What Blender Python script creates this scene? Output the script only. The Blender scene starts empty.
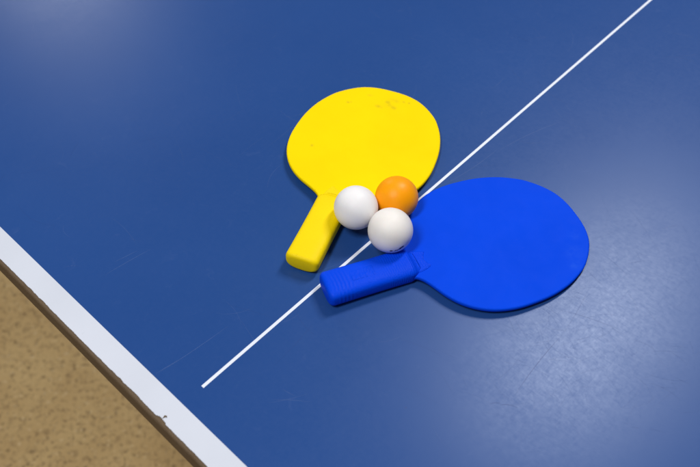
import bpy, bmesh, math, random
from mathutils import Vector, Matrix

random.seed(7)
S = bpy.context.scene
COL = S.collection
TZ = 0.76                    # height of the table top above the floor
MM = 0.001

# ------------------------------------------------------------------ node helpers
def material(name):
    m = bpy.data.materials.new(name); m.use_nodes = True
    nt = m.node_tree
    return m, nt, nt.nodes['Principled BSDF']

def N(nt, kind, **kw):
    n = nt.nodes.new(kind)
    for k, v in kw.items():
        if k.startswith('i_'):
            n.inputs[k[2:].replace('_', ' ')].default_value = v
        else:
            setattr(n, k, v)
    return n

def coords(nt, scale=(1, 1, 1), rot=(0, 0, 0), loc=(0, 0, 0)):
    tc = N(nt, 'ShaderNodeTexCoord')
    mp = N(nt, 'ShaderNodeMapping')
    mp.inputs['Scale'].default_value = scale
    mp.inputs['Rotation'].default_value = rot
    mp.inputs['Location'].default_value = loc
    nt.links.new(tc.outputs['Object'], mp.inputs['Vector'])
    return mp.outputs['Vector']

def noise(nt, vec, scale, detail=3, rough=0.55, distort=0.0):
    n = N(nt, 'ShaderNodeTexNoise')
    n.inputs['Scale'].default_value = scale
    n.inputs['Detail'].default_value = detail
    n.inputs['Roughness'].default_value = rough
    n.inputs['Distortion'].default_value = distort
    nt.links.new(vec, n.inputs['Vector'])
    return n.outputs['Fac']

def remap(nt, val, a, b, c, d, smooth=False):
    n = N(nt, 'ShaderNodeMapRange')
    n.interpolation_type = 'SMOOTHSTEP' if smooth else 'LINEAR'
    for i, x in zip(('From Min', 'From Max', 'To Min', 'To Max'), (a, b, c, d)):
        n.inputs[i].default_value = x
    nt.links.new(val, n.inputs['Value'])
    return n.outputs['Result']

def math_(nt, op, a, b=None):
    n = N(nt, 'ShaderNodeMath', operation=op)
    for i, x in enumerate((a, b)):
        if x is None: continue
        if isinstance(x, (int, float)): n.inputs[i].default_value = x
        else: nt.links.new(x, n.inputs[i])
    return n.outputs[0]

def mix(nt, fac, a, b):
    n = N(nt, 'ShaderNodeMix', data_type='RGBA')
    if isinstance(fac, (int, float)): n.inputs[0].default_value = fac
    else: nt.links.new(fac, n.inputs[0])
    for i, x in ((6, a), (7, b)):
        if isinstance(x, tuple): n.inputs[i].default_value = (*x, 1)
        else: nt.links.new(x, n.inputs[i])
    return n.outputs[2]

def bump(nt, bsdf, height, strength, dist):
    b = N(nt, 'ShaderNodeBump')
    b.inputs['Strength'].default_value = strength
    b.inputs['Distance'].default_value = dist
    nt.links.new(height, b.inputs['Height'])
    nt.links.new(b.outputs['Normal'], bsdf.inputs['Normal'])
    return b

def spot(nt, pos, r, squash=(1, 1)):
    """soft blob mask around a point of the object's own x/y plane"""
    v = coords(nt, scale=(squash[0], squash[1], 0.0), loc=(-pos[0]*squash[0], -pos[1]*squash[1], 0))
    ln = N(nt, 'ShaderNodeVectorMath', operation='LENGTH')
    nt.links.new(v, ln.inputs[0])
    return remap(nt, ln.outputs['Value'], 0, r, 1, 0, True)

# ------------------------------------------------------------------ materials
def mat_table_blue():
    m, nt, b = material('blue table paint')
    v = coords(nt)
    big = noise(nt, v, 3.5, 4)
    fine = noise(nt, v, 260, 3, 0.7)
    col = mix(nt, remap(nt, big, .35, .65, 0, 1), TABLE_A, TABLE_B)
    sc = noise(nt, v, 55, 5, 0.75, 0.6)
    col = mix(nt, remap(nt, sc, .60, .74, 0, .10), col, (.10, .15, .34))
    nt.links.new(col, b.inputs['Base Color'])
    # rubbed areas: fine hair scratches and blotches vary the gloss
    h1 = noise(nt, coords(nt, (14, 420, 1), (0, 0, .9)), 5, 3, .7, .3)
    h2 = noise(nt, coords(nt, (400, 13, 1), (0, 0, .35)), 5, 3, .7, .3)
    h3 = noise(nt, coords(nt, (430, 17, 1), (0, 0, -.7)), 4, 3, .7, .2)
    hair = math_(nt, 'MAXIMUM', math_(nt, 'MAXIMUM', h1, h2), h3)
    r = remap(nt, hair, .50, .78, TABLE_R - .01, TABLE_R + .05)
    r2 = remap(nt, noise(nt, v, 26, 5, .65, .5), .3, .7, -.015, .015)
    r3 = remap(nt, fine, .3, .7, -.025, .025)
    nt.links.new(math_(nt, 'ADD', math_(nt, 'ADD', r, r2), r3), b.inputs['Roughness'])
    b.inputs['Specular IOR Level'].default_value = TABLE_SPEC
    b.inputs['Specular Tint'].default_value = (.78, .87, 1.0, 1)
    wob = math_(nt, 'ADD', math_(nt, 'MULTIPLY', fine, .5), math_(nt, 'MULTIPLY', hair, .35))
    bump(nt, b, wob, .09, .00012)
    return m

TABLE_A = (.0140, .060, .232)
TABLE_B = (.0165, .066, .248)
TABLE_R = .335
TABLE_SPEC = .34

def mat_plain(name, col, rough, spec=.4, nscale=300, nstr=.1, vary=.08, dist=.0002):
    m, nt, b = material(name)
    v = coords(nt)
    f = noise(nt, v, 40, 4)
    c2 = tuple(min(1, c*(1-vary)) for c in col)
    nt.links.new(mix(nt, f, col, c2), b.inputs['Base Color'])
    b.inputs['Roughness'].default_value = rough
    b.inputs['Specular IOR Level'].default_value = spec
    bump(nt, b, noise(nt, v, nscale, 3), nstr, dist)
    return m

def mat_white_paint(name='white line paint', k=1.0):
    m, nt, b = material(name)
    v = coords(nt)
    c = mix(nt, remap(nt, noise(nt, v, 12, 5), .35, .7, 0, 1), tuple(k*x for x in (.61, .645, .73)), tuple(k*x for x in (.575, .61, .69)))
    c = mix(nt, remap(nt, noise(nt, v, 210, 3, .6), .70, .80, 0, .35), c, (.40, .40, .44))
    nt.links.new(c, b.inputs['Base Color'])
    b.inputs['Roughness'].default_value = .5
    b.inputs['Specular IOR Level'].default_value = .25
    bump(nt, b, noise(nt, v, 350, 3), .12, .0002)
    return m

def mat_board():
    m, nt, b = material('brown fibreboard')
    v = coords(nt, (1, .15, 1))
    c = mix(nt, noise(nt, v, 240, 4, .7), (.095, .063, .037), (.150, .106, .064))
    v2 = coords(nt)
    c = mix(nt, remap(nt, noise(nt, v2, 60, 4), .55, .75, 0, .6), c, (.10, .065, .035))
    nt.links.new(c, b.inputs['Base Color'])
    b.inputs['Roughness'].default_value = .75
    b.inputs['Specular IOR Level'].default_value = .2
    bump(nt, b, noise(nt, v2, 500, 4), .5, .0006)
    return m

def mat_floor():
    m, nt, b = material('speckled tan floor')
    v = coords(nt)
    base = mix(nt, remap(nt, noise(nt, v, 6.0, 4), .38, .62, 0, 1), (.66, .465, .215), (.56, .375, .165))
    mid = remap(nt, noise(nt, v, 85, 4, .6, .4), .46, .68, 0, .5, True)
    c = mix(nt, mid, base, (.29, .19, .09))
    sp = remap(nt, noise(nt, v, 115, 2, .5, .3), .58, .68, 0, .5, True)
    c = mix(nt, sp, c, (.13, .08, .04))
    lt = remap(nt, noise(nt, coords(nt, loc=(3, 7, 1)), 110, 2, .5), .60, .72, 0, .5, True)
    c = mix(nt, lt, c, (.80, .62, .36))
    nt.links.new(c, b.inputs['Base Color'])
    b.inputs['Roughness'].default_value = .7
    b.inputs['Specular IOR Level'].default_value = .2
    bump(nt, b, noise(nt, v, 180, 3), .3, .001)
    return m

def mat_blade(name, col, rough, spec, smudges=(), smudge_col=(.30, .23, .02)):
    m, nt, b = material(name)
    v = coords(nt)
    c2 = tuple(x*.93 for x in col)
    c = mix(nt, remap(nt, noise(nt, v, 14, 4), .35, .7, 0, 1), col, c2)
    grain = noise(nt, v, 420, 3, .6)
    rag = remap(nt, noise(nt, v, 170, 4, .65), .30, .66, 0, 1)
    for (x, y, r, sq, a) in smudges:
        k = math_(nt, 'MULTIPLY', math_(nt, 'MULTIPLY', spot(nt, (x*MM, y*MM), r*MM, sq), rag), a)
        c = mix(nt, k, c, smudge_col)
    fleck = remap(nt, noise(nt, v, 520, 3, .7), .66, .74, 0, 1, True)
    where = remap(nt, noise(nt, coords(nt, loc=(.1, .3, 0)), 22, 3, .6), .50, .70, 0, .35, True)
    c = mix(nt, math_(nt, 'MULTIPLY', fleck, where), c, tuple(min(1, x*.7 + .12*max(col)) for x in col))
    nt.links.new(c, b.inputs['Base Color'])
    nt.links.new(remap(nt, noise(nt, v, 60, 5, .7), .3, .7, rough-.05, rough+.06), b.inputs['Roughness'])
    b.inputs['Specular IOR Level'].default_value = spec
    bump(nt, b, grain, .16, .0003)
    return m

def mat_grip(name, col, rough, spec, panel=True):
    """moulded handle: leathery grain over the whole grip, curved ribs near its end"""
    m, nt, b = material(name)
    v = coords(nt)
    nt.links.new(mix(nt, noise(nt, v, 30, 4), col, tuple(x*.9 for x in col)), b.inputs['Base Color'])
    b.inputs['Roughness'].default_value = rough
    b.inputs['Specular IOR Level'].default_value = spec
    grain = noise(nt, v, 620, 2, .6)
    w = N(nt, 'ShaderNodeTexWave', wave_type='RINGS', rings_direction='SPHERICAL')
    w.inputs['Scale'].default_value = 95
    w.inputs['Distortion'].default_value = 1.2
    w.inputs['Detail'].default_value = 1
    nt.links.new(coords(nt, loc=(.200, 0, 0)), w.inputs['Vector'])
    sep = N(nt, 'ShaderNodeSeparateXYZ'); nt.links.new(coords(nt), sep.inputs[0])
    near = remap(nt, sep.outputs['X'], -.150, -.140, 1, 0, True)
    tip = remap(nt, sep.outputs['X'], -.163, -.158, 0, 1, True)
    ribs = math_(nt, 'MULTIPLY', math_(nt, 'MULTIPLY', w.outputs['Fac'], near), tip)
    h = math_(nt, 'ADD', math_(nt, 'MULTIPLY', grain, .5), math_(nt, 'MULTIPLY', ribs, .45))
    if panel:
        ax = math_(nt, 'ABSOLUTE', math_(nt, 'ADD', sep.outputs['X'], .1325)); ay = math_(nt, 'ABSOLUTE', sep.outputs['Y'])
        inx = remap(nt, ax, .0098, .0112, 1, 0, True); iny = remap(nt, ay, .0042, .0054, 1, 0, True)
        frame = math_(nt, 'MULTIPLY', inx, iny)
        bars = N(nt, 'ShaderNodeTexNoise'); bars.inputs['Scale'].default_value = 330; bars.inputs['Detail'].default_value = 1
        nt.links.new(coords(nt, (1, .45, 0)), bars.inputs['Vector'])
        h = math_(nt, 'ADD', h, math_(nt, 'MULTIPLY', frame, math_(nt, 'ADD', .35, math_(nt, 'MULTIPLY', remap(nt, bars.outputs['Fac'], .45, .58, 0, 1), .5))))
    wr = N(nt, 'ShaderNodeTexWave', bands_direction='X')
    wr.inputs['Scale'].default_value = 150; wr.inputs['Distortion'].default_value = 3.5; wr.inputs['Detail'].default_value = 2
    nt.links.new(coords(nt), wr.inputs['Vector'])
    far = remap(nt, sep.outputs['X'], -.118, -.108, 0, 1, True)
    h = math_(nt, 'ADD', h, math_(nt, 'MULTIPLY', math_(nt, 'MULTIPLY', wr.outputs['Fac'], far), .35))
    bump(nt, b, h, (.75 if panel else .3), .0007)
    return m

def mat_ball(name, col, rough, sss, tint, spec=.26):
    m, nt, b = material(name)
    v = coords(nt)
    c = mix(nt, remap(nt, noise(nt, v, 45, 4), .4, .7, 0, 1), col, tint)
    c = mix(nt, remap(nt, noise(nt, v, 260, 3), .68, .80, 0, .18), c, tuple(x*.6 for x in col))
    sp = N(nt, 'ShaderNodeSeparateXYZ'); nt.links.new(v, sp.inputs[0])
    seam = remap(nt, math_(nt, 'ABSOLUTE', sp.outputs['Z']), .0001, .00035, .10, 0, True)
    c = mix(nt, seam, c, tuple(x*.5 for x in col))
    nt.links.new(c, b.inputs['Base Color'])
    nt.links.new(remap(nt, noise(nt, v, 120, 4), .3, .7, rough-.05, rough+.06), b.inputs['Roughness'])
    b.inputs['Specular IOR Level'].default_value = spec
    b.inputs['Subsurface Weight'].default_value = sss
    b.inputs['Subsurface Radius'].default_value = (1, .6, .4)
    b.inputs['Subsurface Scale'].default_value = .004
    bump(nt, b, noise(nt, v, 700, 2), .10, .0002)
    return m

# ------------------------------------------------------------------ object helpers
def link(name, bm, mats, parent=None, smooth=False):
    me = bpy.data.meshes.new(name)
    bm.to_mesh(me); bm.free()
    for m in (mats if isinstance(mats, (list, tuple)) else [mats]): me.materials.append(m)
    if smooth:
        for p in me.polygons: p.use_smooth = True
    o = bpy.data.objects.new(name, me); COL.objects.link(o)
    if parent: o.parent = parent
    return o

def empty(name, loc, rotmat, label, cat, group=None):
    o = bpy.data.objects.new(name, None); COL.objects.link(o)
    o.empty_display_size = .05
    o.matrix_world = Matrix.Translation(loc) @ rotmat.to_4x4()
    o['label'] = label; o['category'] = cat
    if group: o['group'] = group
    return o

def box(bm, x0, x1, y0, y1, z0, z1):
    vs = [bm.verts.new((x, y, z)) for z in (z0, z1) for x, y in ((x0, y0), (x1, y0), (x1, y1), (x0, y1))]
    for f in ((3, 2, 1, 0), (4, 5, 6, 7), (0, 1, 5, 4), (1, 2, 6, 5), (2, 3, 7, 6), (3, 0, 4, 7)):
        bm.faces.new([vs[i] for i in f])

# ------------------------------------------------------------------ the table
YAW = 0.8503278536727913                     # table axis: x runs in from the end edge, y along it
E_OUT, E_IN = 97.57*MM, 117.57*MM            # outer and inner rim of the white end line
EDGE = 94.4*MM                               # rim of the board itself
CL = 272.65*MM                               # centre line
Y0, Y1 = CL - .7625, CL + .7625
X1 = EDGE + 1.37
TH = .027

white, board_m, blue_m = mat_white_paint(), mat_board(), mat_table_blue()
table = empty('table_tennis_table', Vector((0, 0, 0)), Matrix.Rotation(YAW, 3, 'Z'),
              'worn blue table tennis table with white lines and a chipped white end edge', 'table')

bm = bmesh.new()
box(bm, EDGE, X1, Y0, Y1, TZ - TH, TZ - .0006)
bmesh.ops.bevel(bm, geom=[e for e in bm.edges if abs(e.verts[0].co.z - e.verts[1].co.z) < 1e-6], offset=.0022,
                segments=3, affect='EDGES', profile=.5)
link('board', bm, board_m, table)

bm = bmesh.new(); box(bm, E_IN - .006, X1 - .02, Y0 + .014, Y1 - .014, TZ - .0007, TZ)
surf = link('playing_surface', bm, blue_m, table)

# white end line: its outer rim is nibbled and chipped, down to the brown board
def rim(y):
    d = .00004*math.sin(y*310) + .00004*math.sin(y*733+1) + .00005*math.sin(y*1790+2)
    for (c, w, dep) in CHIPS:
        u = abs(y*1000 - c)/w
        if u < 1: d += .38*dep*MM*(1-u**2.2)*(.75+.25*math.sin(y*4100))
    return d
CHIPS = [(463, 6, .9), (452, 4, 1.5), (444, 3, .9), (434, 5, 1.7), (427, 2.5, 1.0), (415, 2, .8), (391, 3, .6), (352, 2, .7), (335, 5, 1.0),
         (326, 3.5, 1.6), (318, 2, .7), (312, 4.5, 1.5), (305, 5, 2.1), (298, 3, .8), (276, 4.5, 5.0), (271, 2.2, 3.4), (262, 2, .8),
         (247, 2.5, .7), (236, 3, .9), (486, 2, .7), (478, 3, .6)]
bm = bmesh.new()
ys = []
y = Y0
while y < Y1:
    ys.append(y)
    y += .0006 if .19 < y < .53 else .02
ys.append(Y1)
zt, zb = TZ + .00012, TZ - .0008
ring = []
for y in ys:
    r = E_OUT + (rim(y) if .19 < y < .53 else 0)
    ring.append([bm.verts.new((r, y, zb)), bm.verts.new((r + .00005, y, zt - .00015)), bm.verts.new((r + .0003, y, zt)),
                 bm.verts.new((E_IN, y, zt)), bm.verts.new((E_IN, y, zb))])
for a, b in zip(ring, ring[1:]):
    for i in range(4): bm.faces.new((a[i], b[i], b[i+1], a[i+1]))
bmesh.ops.recalc_face_normals(bm, faces=bm.faces)
link('end_line', bm, white, table)

bm = bmesh.new()                              # a sliver of paint lifted at the largest chip
pts = [(E_OUT + .0018, .2745), (E_OUT + .0044, .2752), (E_OUT + .0052, .2738), (E_OUT + .0044, .2725), (E_OUT + .0040, .2736)]
vb = [bm.verts.new((x, y, TZ + .00015)) for x, y in pts]
vt = [bm.verts.new((x, y, TZ + .0007)) for x, y in pts]
bm.faces.new(vt); bm.faces.new(vb[::-1])
for i in range(5): bm.faces.new((vb[i], vb[(i+1) % 5], vt[(i+1) % 5], vt[i]))
link('paint_flake', bm, board_m, table)

for (a, b) in ((Y0 + .003, Y0 + .02), (Y1 - .02, Y1 - .003)):
    bm = bmesh.new(); box(bm, E_IN + .0005, X1 - .003, a, b, TZ - .0008, TZ + .00012)
    link('side_line', bm, white, table)
bm = bmesh.new(); box(bm, 137.9*MM, X1 - .003, CL - .0014, CL + .0014, TZ - .0005, TZ + .00008)
link('centre_line', bm, mat_white_paint('white centre line paint', 1.25), table)

# fine scratches and scuffs, each a hair-thin sliver lying on the paint
def strip(bm, pts, w, z):
    L = []
    for i, p in enumerate(pts):
        a, b = pts[max(0, i-1)], pts[min(len(pts)-1, i+1)]
        d = Vector((b[0]-a[0], b[1]-a[1])); d.normalize()
        k = w*(0.15 + .85*math.sin(math.pi*(i+.25)/(len(pts)-.5)))
        L.append((bm.verts.new((p[0]-d.y*k/2, p[1]+d.x*k/2, z)), bm.verts.new((p[0]+d.y*k/2, p[1]-d.x*k/2, z))))
    for a, b in zip(L, L[1:]): bm.faces.new((a[0], a[1], b[1], b[0]))

def arc(x, y, ang, ln, bend, n=14):
    out = []; a = ang; px, py = x, y
    for i in range(n):
        out.append((px*MM, py*MM)); a += bend/n
        px += math.cos(a)*ln/n; py += math.sin(a)*ln/n
    return out

def line(a, b, bow=0.0, n=10):
    out = []
    dx, dy = b[0]-a[0], b[1]-a[1]
    for i in range(n+1):
        t = i/n; k = bow*4*t*(1-t)
        out.append(((a[0]+dx*t-dy*k)*MM, (a[1]+dy*t+dx*k)*MM))
    return out

def mat_scuff(name, col, rough, spec):
    m, nt, b = material(name)
    v = coords(nt)
    nt.links.new(mix(nt, noise(nt, v, 150, 3), col, tuple(c*.8 for c in col)), b.inputs['Base Color'])
    b.inputs['Roughness'].default_value = rough; b.inputs['Specular IOR Level'].default_value = spec
    return m
scuff_l = mat_scuff('pale scuff', (.065, .125, .330), .55, .4)
scuff_d = mat_scuff('dull scuff', (.020, .060, .23), .44, .36)

bl, bd = bmesh.new(), bmesh.new()
zl, zd = TZ + .00003, TZ + .00005
strip(bl, line((150.7, 418.3), (196.5, 411.9), .01), .00025, zl)
strip(bl, line((165, 424), (188, 419), .0), .00025, zl)
strip(bl, line((123.3, 307.7), (189.7, 300.2), -.012), .00025, zl)
strip(bl, line((120, 309), (140, 305.5), 0), .00025, zl)
strip(bl, line((518.9, 255.5), (603.7, 230.8), .03), .00025, zl)
strip(bl, line((440, 268), (520, 258), -.03), .00025, zl)
strip(bd, line((302.9, 86.0), (376.0, 89.0), .02), .0004, zd)
strip(bd, line((376, 89), (436, 98.5), -.02), .0002, zd)
strip(bd, line((287.6, 89.7), (295.2, 77.8), .1), .0004, zd)
strip(bd, line((283, 96), (289, 90), .1), .0004, zd)
strip(bd, line((396.1, 104.0), (414.1, 55.6), .03), .0002, zd)
strip(bd, line((234.2, 142.8), (235.8, 142.2), 0, 4), .0012, zd)
for i in range(170):                          # the rubbed patch beside the blue bat
    x, y = random.gauss(375, 62), random.gauss(72, 48)
    strip(random.choice((bl, bd, bd)), arc(x, y, random.choice((.3, 1.2, -.7, 2.0)) + random.gauss(0, .3), random.uniform(5, 38),
          random.gauss(0, .9)), random.uniform(.00004, .00012), zl if i % 2 else zd)
for i in range(220):                          # scattered over the rest
    x, y = random.uniform(120, 950), random.uniform(-100, 850)
    strip(random.choice((bl, bl, bd)), arc(x, y, random.uniform(0, 6.28), random.uniform(6, 60), random.gauss(0, .7)),
          random.uniform(.00006, .00018), zl if i % 2 else zd)
link('scratch', bl, scuff_l, table)['kind'] = 'stuff'
link('scratch', bd, scuff_d, table)['kind'] = 'stuff'

steel = mat_plain('grey steel', (.16, .17, .18), .4)
rubber = mat_plain('black rubber', (.02, .02, .02), .8)
for (x, y) in ((.32, Y0 + .25), (.32, Y1 - .25), (1.25, Y0 + .25), (1.25, Y1 - .25)):
    bm = bmesh.new(); box(bm, x-.02, x+.02, y-.02, y+.02, .02, TZ - TH)
    bmesh.ops.bevel(bm, geom=[e for e in bm.edges if abs(e.verts[0].co.z-e.verts[1].co.z) > .1], offset=.006, segments=3, affect='EDGES')
    lg = link('leg', bm, steel, table)
    bm = bmesh.new(); bmesh.ops.create_cone(bm, cap_ends=True, segments=24, radius1=.03, radius2=.024, depth=.02,
                                            matrix=Matrix.Translation((x, y, .01)))
    link('foot', bm, rubber, lg)

bm = bmesh.new()
g = 4.0
vs = [bm.verts.new(c) for c in ((-g, -g, 0), (g, -g, 0), (g, g, 0), (-g, g, 0))]
bm.faces.new(vs)
link('floor', bm, mat_floor())['kind'] = 'structure'

# ------------------------------------------------------------------ the bats
HALF = [(86.6, 0), (86.3, 10), (84.6, 21), (80.6, 32), (74.5, 41.5), (67, 50), (57.6, 58), (39.8, 67.2), (19.8, 72.8), (0, 74.7),
        (-19.9, 74.2), (-38.5, 69.8), (-53, 62.0), (-63.5, 52.5), (-71.0, 42.0), (-75.8, 32.5), (-79.3, 25.6), (-83.0, 19.8), (-87.6, 15.8),
        (-94, 14.2)]

def spline(P, sub):
    out = []
    n = len(P)
    for i in range(n-1):
        p0, p1, p2, p3 = (Vector(P[max(i-1, 0)]), Vector(P[i]), Vector(P[i+1]), Vector(P[min(i+2, n-1)]))
        if i == 0: p0 = Vector((P[1][0], -P[1][1]))
        for k in range(sub):
            t = k/sub
            out.append(.5*((2*p1) + (p2-p0)*t + (2*p0-5*p1+4*p2-p3)*t*t + (3*p1-p0-3*p2+p3)*t**3))
    out.append(Vector(P[-1]))
    return out

def blade_mesh():
    top = spline(HALF, 7)
    for _ in range(2):
        top = [top[0]] + [(a + 2*b + c)/4 for a, b, c in zip(top, top[1:], top[2:])] + [top[-1]]
    neck = [Vector((-105, 13.0)), Vector((-112, 11))]
    side = top + neck
    out = side + [Vector((p.x, -p.y)) for p in reversed(side[1:])]        # clockwise from the tip
    n = len(out)
    nor = []
    for i in range(n):
        d = out[(i+1) % n] - out[i-1]; d.normalize()
        nor.append(Vector((d.y, -d.x)))
    if nor[0].x < 0: nor = [-v for v in nor]
    h, r = 2.5, 1.7
    prof = []                                                            # (inset, z)
    for k in range(6):
        a = math.pi/2*k/5
        prof.append((2.6*(1-math.sin(a)), -h + 2.6*(1-math.cos(a))))
    prof += [(r*(1-math.cos(math.pi/2*k/5)), h - r + r*math.sin(math.pi/2*k/5)) for k in range(6)]
    prof += [(3.0, h + .02), (4.2, h - .18)]                             # faint moulded rim
    bm = bmesh.new()
    rows = [[bm.verts.new(((p.x - v.x*ins)*MM, (p.y - v.y*ins)*MM, z*MM)) for p, v in zip(out, nor)] for ins, z in prof]
    for a, b in zip(rows, rows[1:]):
        for i in range(n):
            f = bm.faces.new((a[i], a[(i+1) % n], b[(i+1) % n], b[i])); f.smooth = True
    bm.faces.new(rows[-1]); bm.faces.new(rows[0][::-1])
    bmesh.ops.recalc_face_normals(bm, faces=bm.faces)
    return bm

def handle_mesh():
    bm = bmesh.new()
    NR = 56
    def ring(x, hw, hh, et):
        R = []
        for k in range(NR):
            a = 2*math.pi*k/NR
            c, s = math.cos(a), math.sin(a)
            e = et if s >= 0 else 2.5
            R.append(bm.verts.new((x*MM, hw*math.copysign(abs(c)**(2/e), c)*MM, hh*math.copysign(abs(s)**(2/e), s)*MM)))
        return R
    xs = []
    for k in range(9):                                                   # rounded butt
        a = math.pi/2*k/8
        xs.append((-167.2 + 4.4*(1-math.cos(a)), -4.4 + 4.4*math.sin(a)))
    rows = []
    for x, ins in xs: rows.append(ring(x, 15.8 + ins, 9.5 + ins*.8, 3.8))
    for x in (-156, -148, -140, -132, -124, -116, -108, -100, -95, -91): rows.append(ring(x, 15.8 - .3*math.sin((x+161)/70*math.pi), 9.5, 3.8))
    for x, hw, hh in ((-88.5, 15.2, 9.1), (-87.0, 14.6, 8.4), (-85.5, 13.8, 7.1), (-84.2, 12.9, 5.6), (-83.0, 12.2, 4.7), (-82.0, 11.6, 4.2), (-80, 10.8, 3.9)):
        rows.append(ring(x, hw, hh, 3.4))
    rows[0:0] = [ring(-167.5, 9.6, 4.2, 3.2)]
    for a, b in zip(rows, rows[1:]):
        for i in range(NR):
            f = bm.faces.new((a[i], a[(i+1) % NR], b[(i+1) % NR], b[i])); f.smooth = True
    bm.faces.new(rows[0]).smooth = True; bm.faces.new(rows[-1])
    # the collar: a low step on the blade that ends in two points
    for s in (1, -1):
        poly = [(-88, 12.6), (-80, 12.2), (-74.5, 10.6), (-69.6, 8.6), (-68.9, 7.6), (-71.0, 4.6), (-72.6, .3), (-71.4, -4.2), (-69.4, -7.8), (-70.2, -9.2), (-74.5, -11.0),
                (-80, -12.2), (-88, -12.6)]
        lo = [bm.verts.new((x*MM, y*MM, s*2.0*MM)) for x, y in poly]
        hi = [bm.verts.new(((x-.5)*MM, y*.96*MM, s*2.75*MM)) for x, y in poly]
        top = [bm.verts.new(((x-1.8)*MM, y*.89*MM, s*3.15*MM)) for x, y in poly]
        n = len(poly)
        for A, B in ((lo, hi), (hi, top)):
            for i in range(n): bm.faces.new((A[i], A[(i+1) % n], B[(i+1) % n], B[i]))
        bm.faces.new(top)
    bmesh.ops.recalc_face_normals(bm, faces=bm.faces)
    return bm

TILT = math.atan((9.5-2.5)/(161+86))
def bat(x, y, ang, m_blade, m_grip, label):
    R = Matrix.Rotation(ang, 3, 'Z') @ Matrix.Rotation(TILT, 3, 'Y')
    zc = 2.5 + 85*math.tan(TILT) + .05
    t = empty('table_tennis_bat', Vector((x*MM, y*MM, TZ + zc*MM)), R, label, 'bat', 'plastic bats lying on the table')
    link('blade', blade_mesh(), m_blade, t)
    link('handle', handle_mesh(), m_grip, t)
    return t

YEL = (.93, .69, .0003)
BLU = (.0002, .061, .745)
yb = mat_blade('yellow plastic', YEL, .66, .05,
               smudges=((50.5, 37.7, 3.0, (1, 1), .75), (52.5, 35, 2.0, (1, 1), .5), (56.8, 5.1, 5.0, (1.3, .8), .55), (66.5, -1.4, 4.5, (1, 1), .55),
                        (60.5, -10.3, 5.0, (1, 1), .35), (62, -4, 7, (1.2, .8), .3), (73.3, -17.2, 3.0, (1, 1), .5), (73.8, -22.7, 2.5, (1, 1), .45),
                        (-24.9, 47.9, 3.0, (1, 1), .4), (72, -8, 8, (1.6, .7), .25), (70, 20, 5, (1.5, .8), .2)))
yg = mat_grip('yellow grip plastic', YEL, .55, .14, False)
bb = mat_blade('blue plastic', BLU, .62, .05, smudges=((60, -40, 16, (1, 1.2), .16), (52, -52, 9, (1, 1), .2), (70, -22, 10, (1, 1), .12)), smudge_col=(.04, .16, .80))
bg = mat_grip('blue grip plastic', (.0002, .060, .77), .48, .08)

Y_BAT = bat(12.75, 557.01, 1.2336488, yb, yg, 'yellow plastic table tennis bat with small brown smudges near the rounded tip')
B_BAT = bat(133.28, 438.24, .4022126, bb, bg, 'bright blue plastic table tennis bat lying over the white centre line')

# ------------------------------------------------------------------ the balls
def ball(pos, mat, label, rot):
    bm = bmesh.new()
    bmesh.ops.create_uvsphere(bm, u_segments=96, v_segments=48, radius=.02)
    o = link('table_tennis_ball', bm, mat, None, True)
    o.matrix_world = Matrix.Translation(Vector(pos)*MM + Vector((0, 0, TZ))) @ Matrix.Rotation(rot, 4, 'X')
    o['label'] = label; o['category'] = 'ball'; o['group'] = 'table tennis balls between the bats'
    return o

BALL_L = (4.72, 451.0, 28.95)
BALL_O = (41.9, 467.95, 24.98)
BALL_F = (35.45, 425.1, 30.0)
wl = mat_ball('white celluloid', (.86, .85, .85), .5, .12, (.82, .81, .83))
wf = mat_ball('ivory celluloid', (.86, .83, .79), .5, .12, (.81, .77, .73))
om = mat_ball('orange celluloid', (1.0, .365, .0), .42, .15, (1.0, .34, .0), .24)
bl_ = ball(BALL_L, wl, 'plain white table tennis ball touching the yellow bat handle', .6)
bo_ = ball(BALL_O, om, 'orange table tennis ball nestled between the two bats', 1.0)
bf_ = ball(BALL_F, wf, 'off white table tennis ball with black print, beside the blue handle', 0.0)

# black print on the front ball: stars and strokes wrapped round the sphere
ink = mat_plain('black ink', (.012, .012, .016), .5)
bm = bmesh.new()
d0 = Vector((.26, -.93, -.19)).normalized()
tx = Vector((.90, .28, .22)); tx = (tx - tx.dot(d0)*d0).normalized()
ty = d0.cross(tx); ty = -ty if ty.z < 0 else ty
def wrap(u, v, r=20.03):
    a = Vector(d0*20 + tx*u + ty*v).normalized()*r
    return a*MM
def patch(poly):
    vs = [bm.verts.new(wrap(u, v)) for u, v in poly]
    bm.faces.new(vs)
def star(cu, cv, R):
    c = bm.verts.new(wrap(cu, cv))
    P = [bm.verts.new(wrap(cu + (R if k % 2 == 0 else R*.42)*math.sin(k*math.pi/5), cv + (R if k % 2 == 0 else R*.42)*math.cos(k*math.pi/5))) for k in range(10)]
    for k in range(10): bm.faces.new((c, P[k], P[(k+1) % 10]))
star(-4.7, .4, 2.0)
def stroke(pts, w):
    for a, b in zip(pts, pts[1:]):
        d = Vector((b[0]-a[0], b[1]-a[1])).normalized()*w/2
        patch([(a[0]-d.y, a[1]+d.x), (a[0]+d.y, a[1]-d.x), (b[0]+d.y, b[1]-d.x), (b[0]-d.y, b[1]+d.x)])
stroke([(-1.6, -1.2), (-.4, .4), (.7, -1.2), (1.6, .2), (2.6, -.2)], 1.1)
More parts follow.
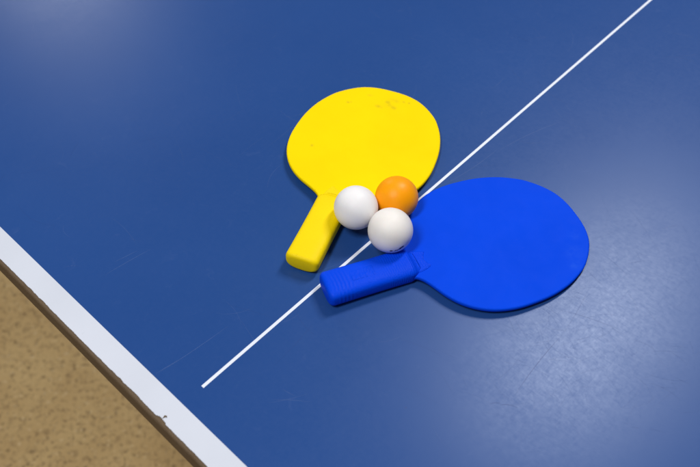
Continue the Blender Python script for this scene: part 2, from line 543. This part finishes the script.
stroke([(2.6, -.6), (3.4, .9), (4.4, 1.6), (5.6, 1.4), (6.6, 1.9), (7.6, 1.2)], 1.7)
stroke([(3.2, -1.0), (4.6, .1), (6.0, .0), (7.4, .4)], .9)
bmesh.ops.recalc_face_normals(bm, faces=bm.faces)
pm = link('printed_mark', bm, ink, bf_)

# ------------------------------------------------------------------ light
def lamp(name, x, y, z, w, sx, sy, ang, col):
    L = bpy.data.lights.new(name, 'AREA'); L.shape = 'RECTANGLE'; L.size = sx; L.size_y = sy
    L.energy = w; L.color = col
    o = bpy.data.objects.new(name, L); COL.objects.link(o)
    o.location = (x, y, TZ + z); o.rotation_euler = (0, 0, ang)
    return o
CW = (1.0, .985, .98)
lamp('ceiling_lamp', .93, 1.60, 2.0, 43.5, .95, .30, YAW, CW)
lamp('ceiling_lamp', -1.95, 4.55, 2.0, 48, .8, .30, YAW, CW)
lamp('ceiling_lamp', -.75, -.35, 2.0, 37, .75, .30, YAW, CW)
w = bpy.data.worlds.new('World'); S.world = w; w.use_nodes = True
bgn = w.node_tree.nodes['Background']
bgn.inputs['Color'].default_value = (.94, .97, 1.0, 1); bgn.inputs['Strength'].default_value = .12

# ------------------------------------------------------------------ camera
F, PITCH, ROLL, H = 768.98, .8978763, .0289760, .5571094
cam = bpy.data.cameras.new('camera'); co = bpy.data.objects.new('camera', cam); COL.objects.link(co)
fwd = Vector((0, math.cos(PITCH), -math.sin(PITCH))); rt = Vector((1, 0, 0)); up = rt.cross(fwd)
c, s = math.cos(ROLL), math.sin(ROLL)
R_ = rt*c + up*s; U_ = -rt*s + up*c
M = Matrix((R_, U_, -fwd)).transposed().to_4x4()
co.matrix_world = Matrix.Translation((0, 0, TZ + H)) @ M
cam.sensor_fit = 'HORIZONTAL'; cam.sensor_width = 36; cam.lens = F/700*36
cam.clip_start = .01; cam.clip_end = 60
cam.dof.use_dof = True; cam.dof.focus_distance = .70; cam.dof.aperture_fstop = 6.3
S.camera = co

S.view_settings.view_transform = 'Standard'; S.view_settings.look = 'None'
S.view_settings.exposure = 0; S.view_settings.gamma = 1
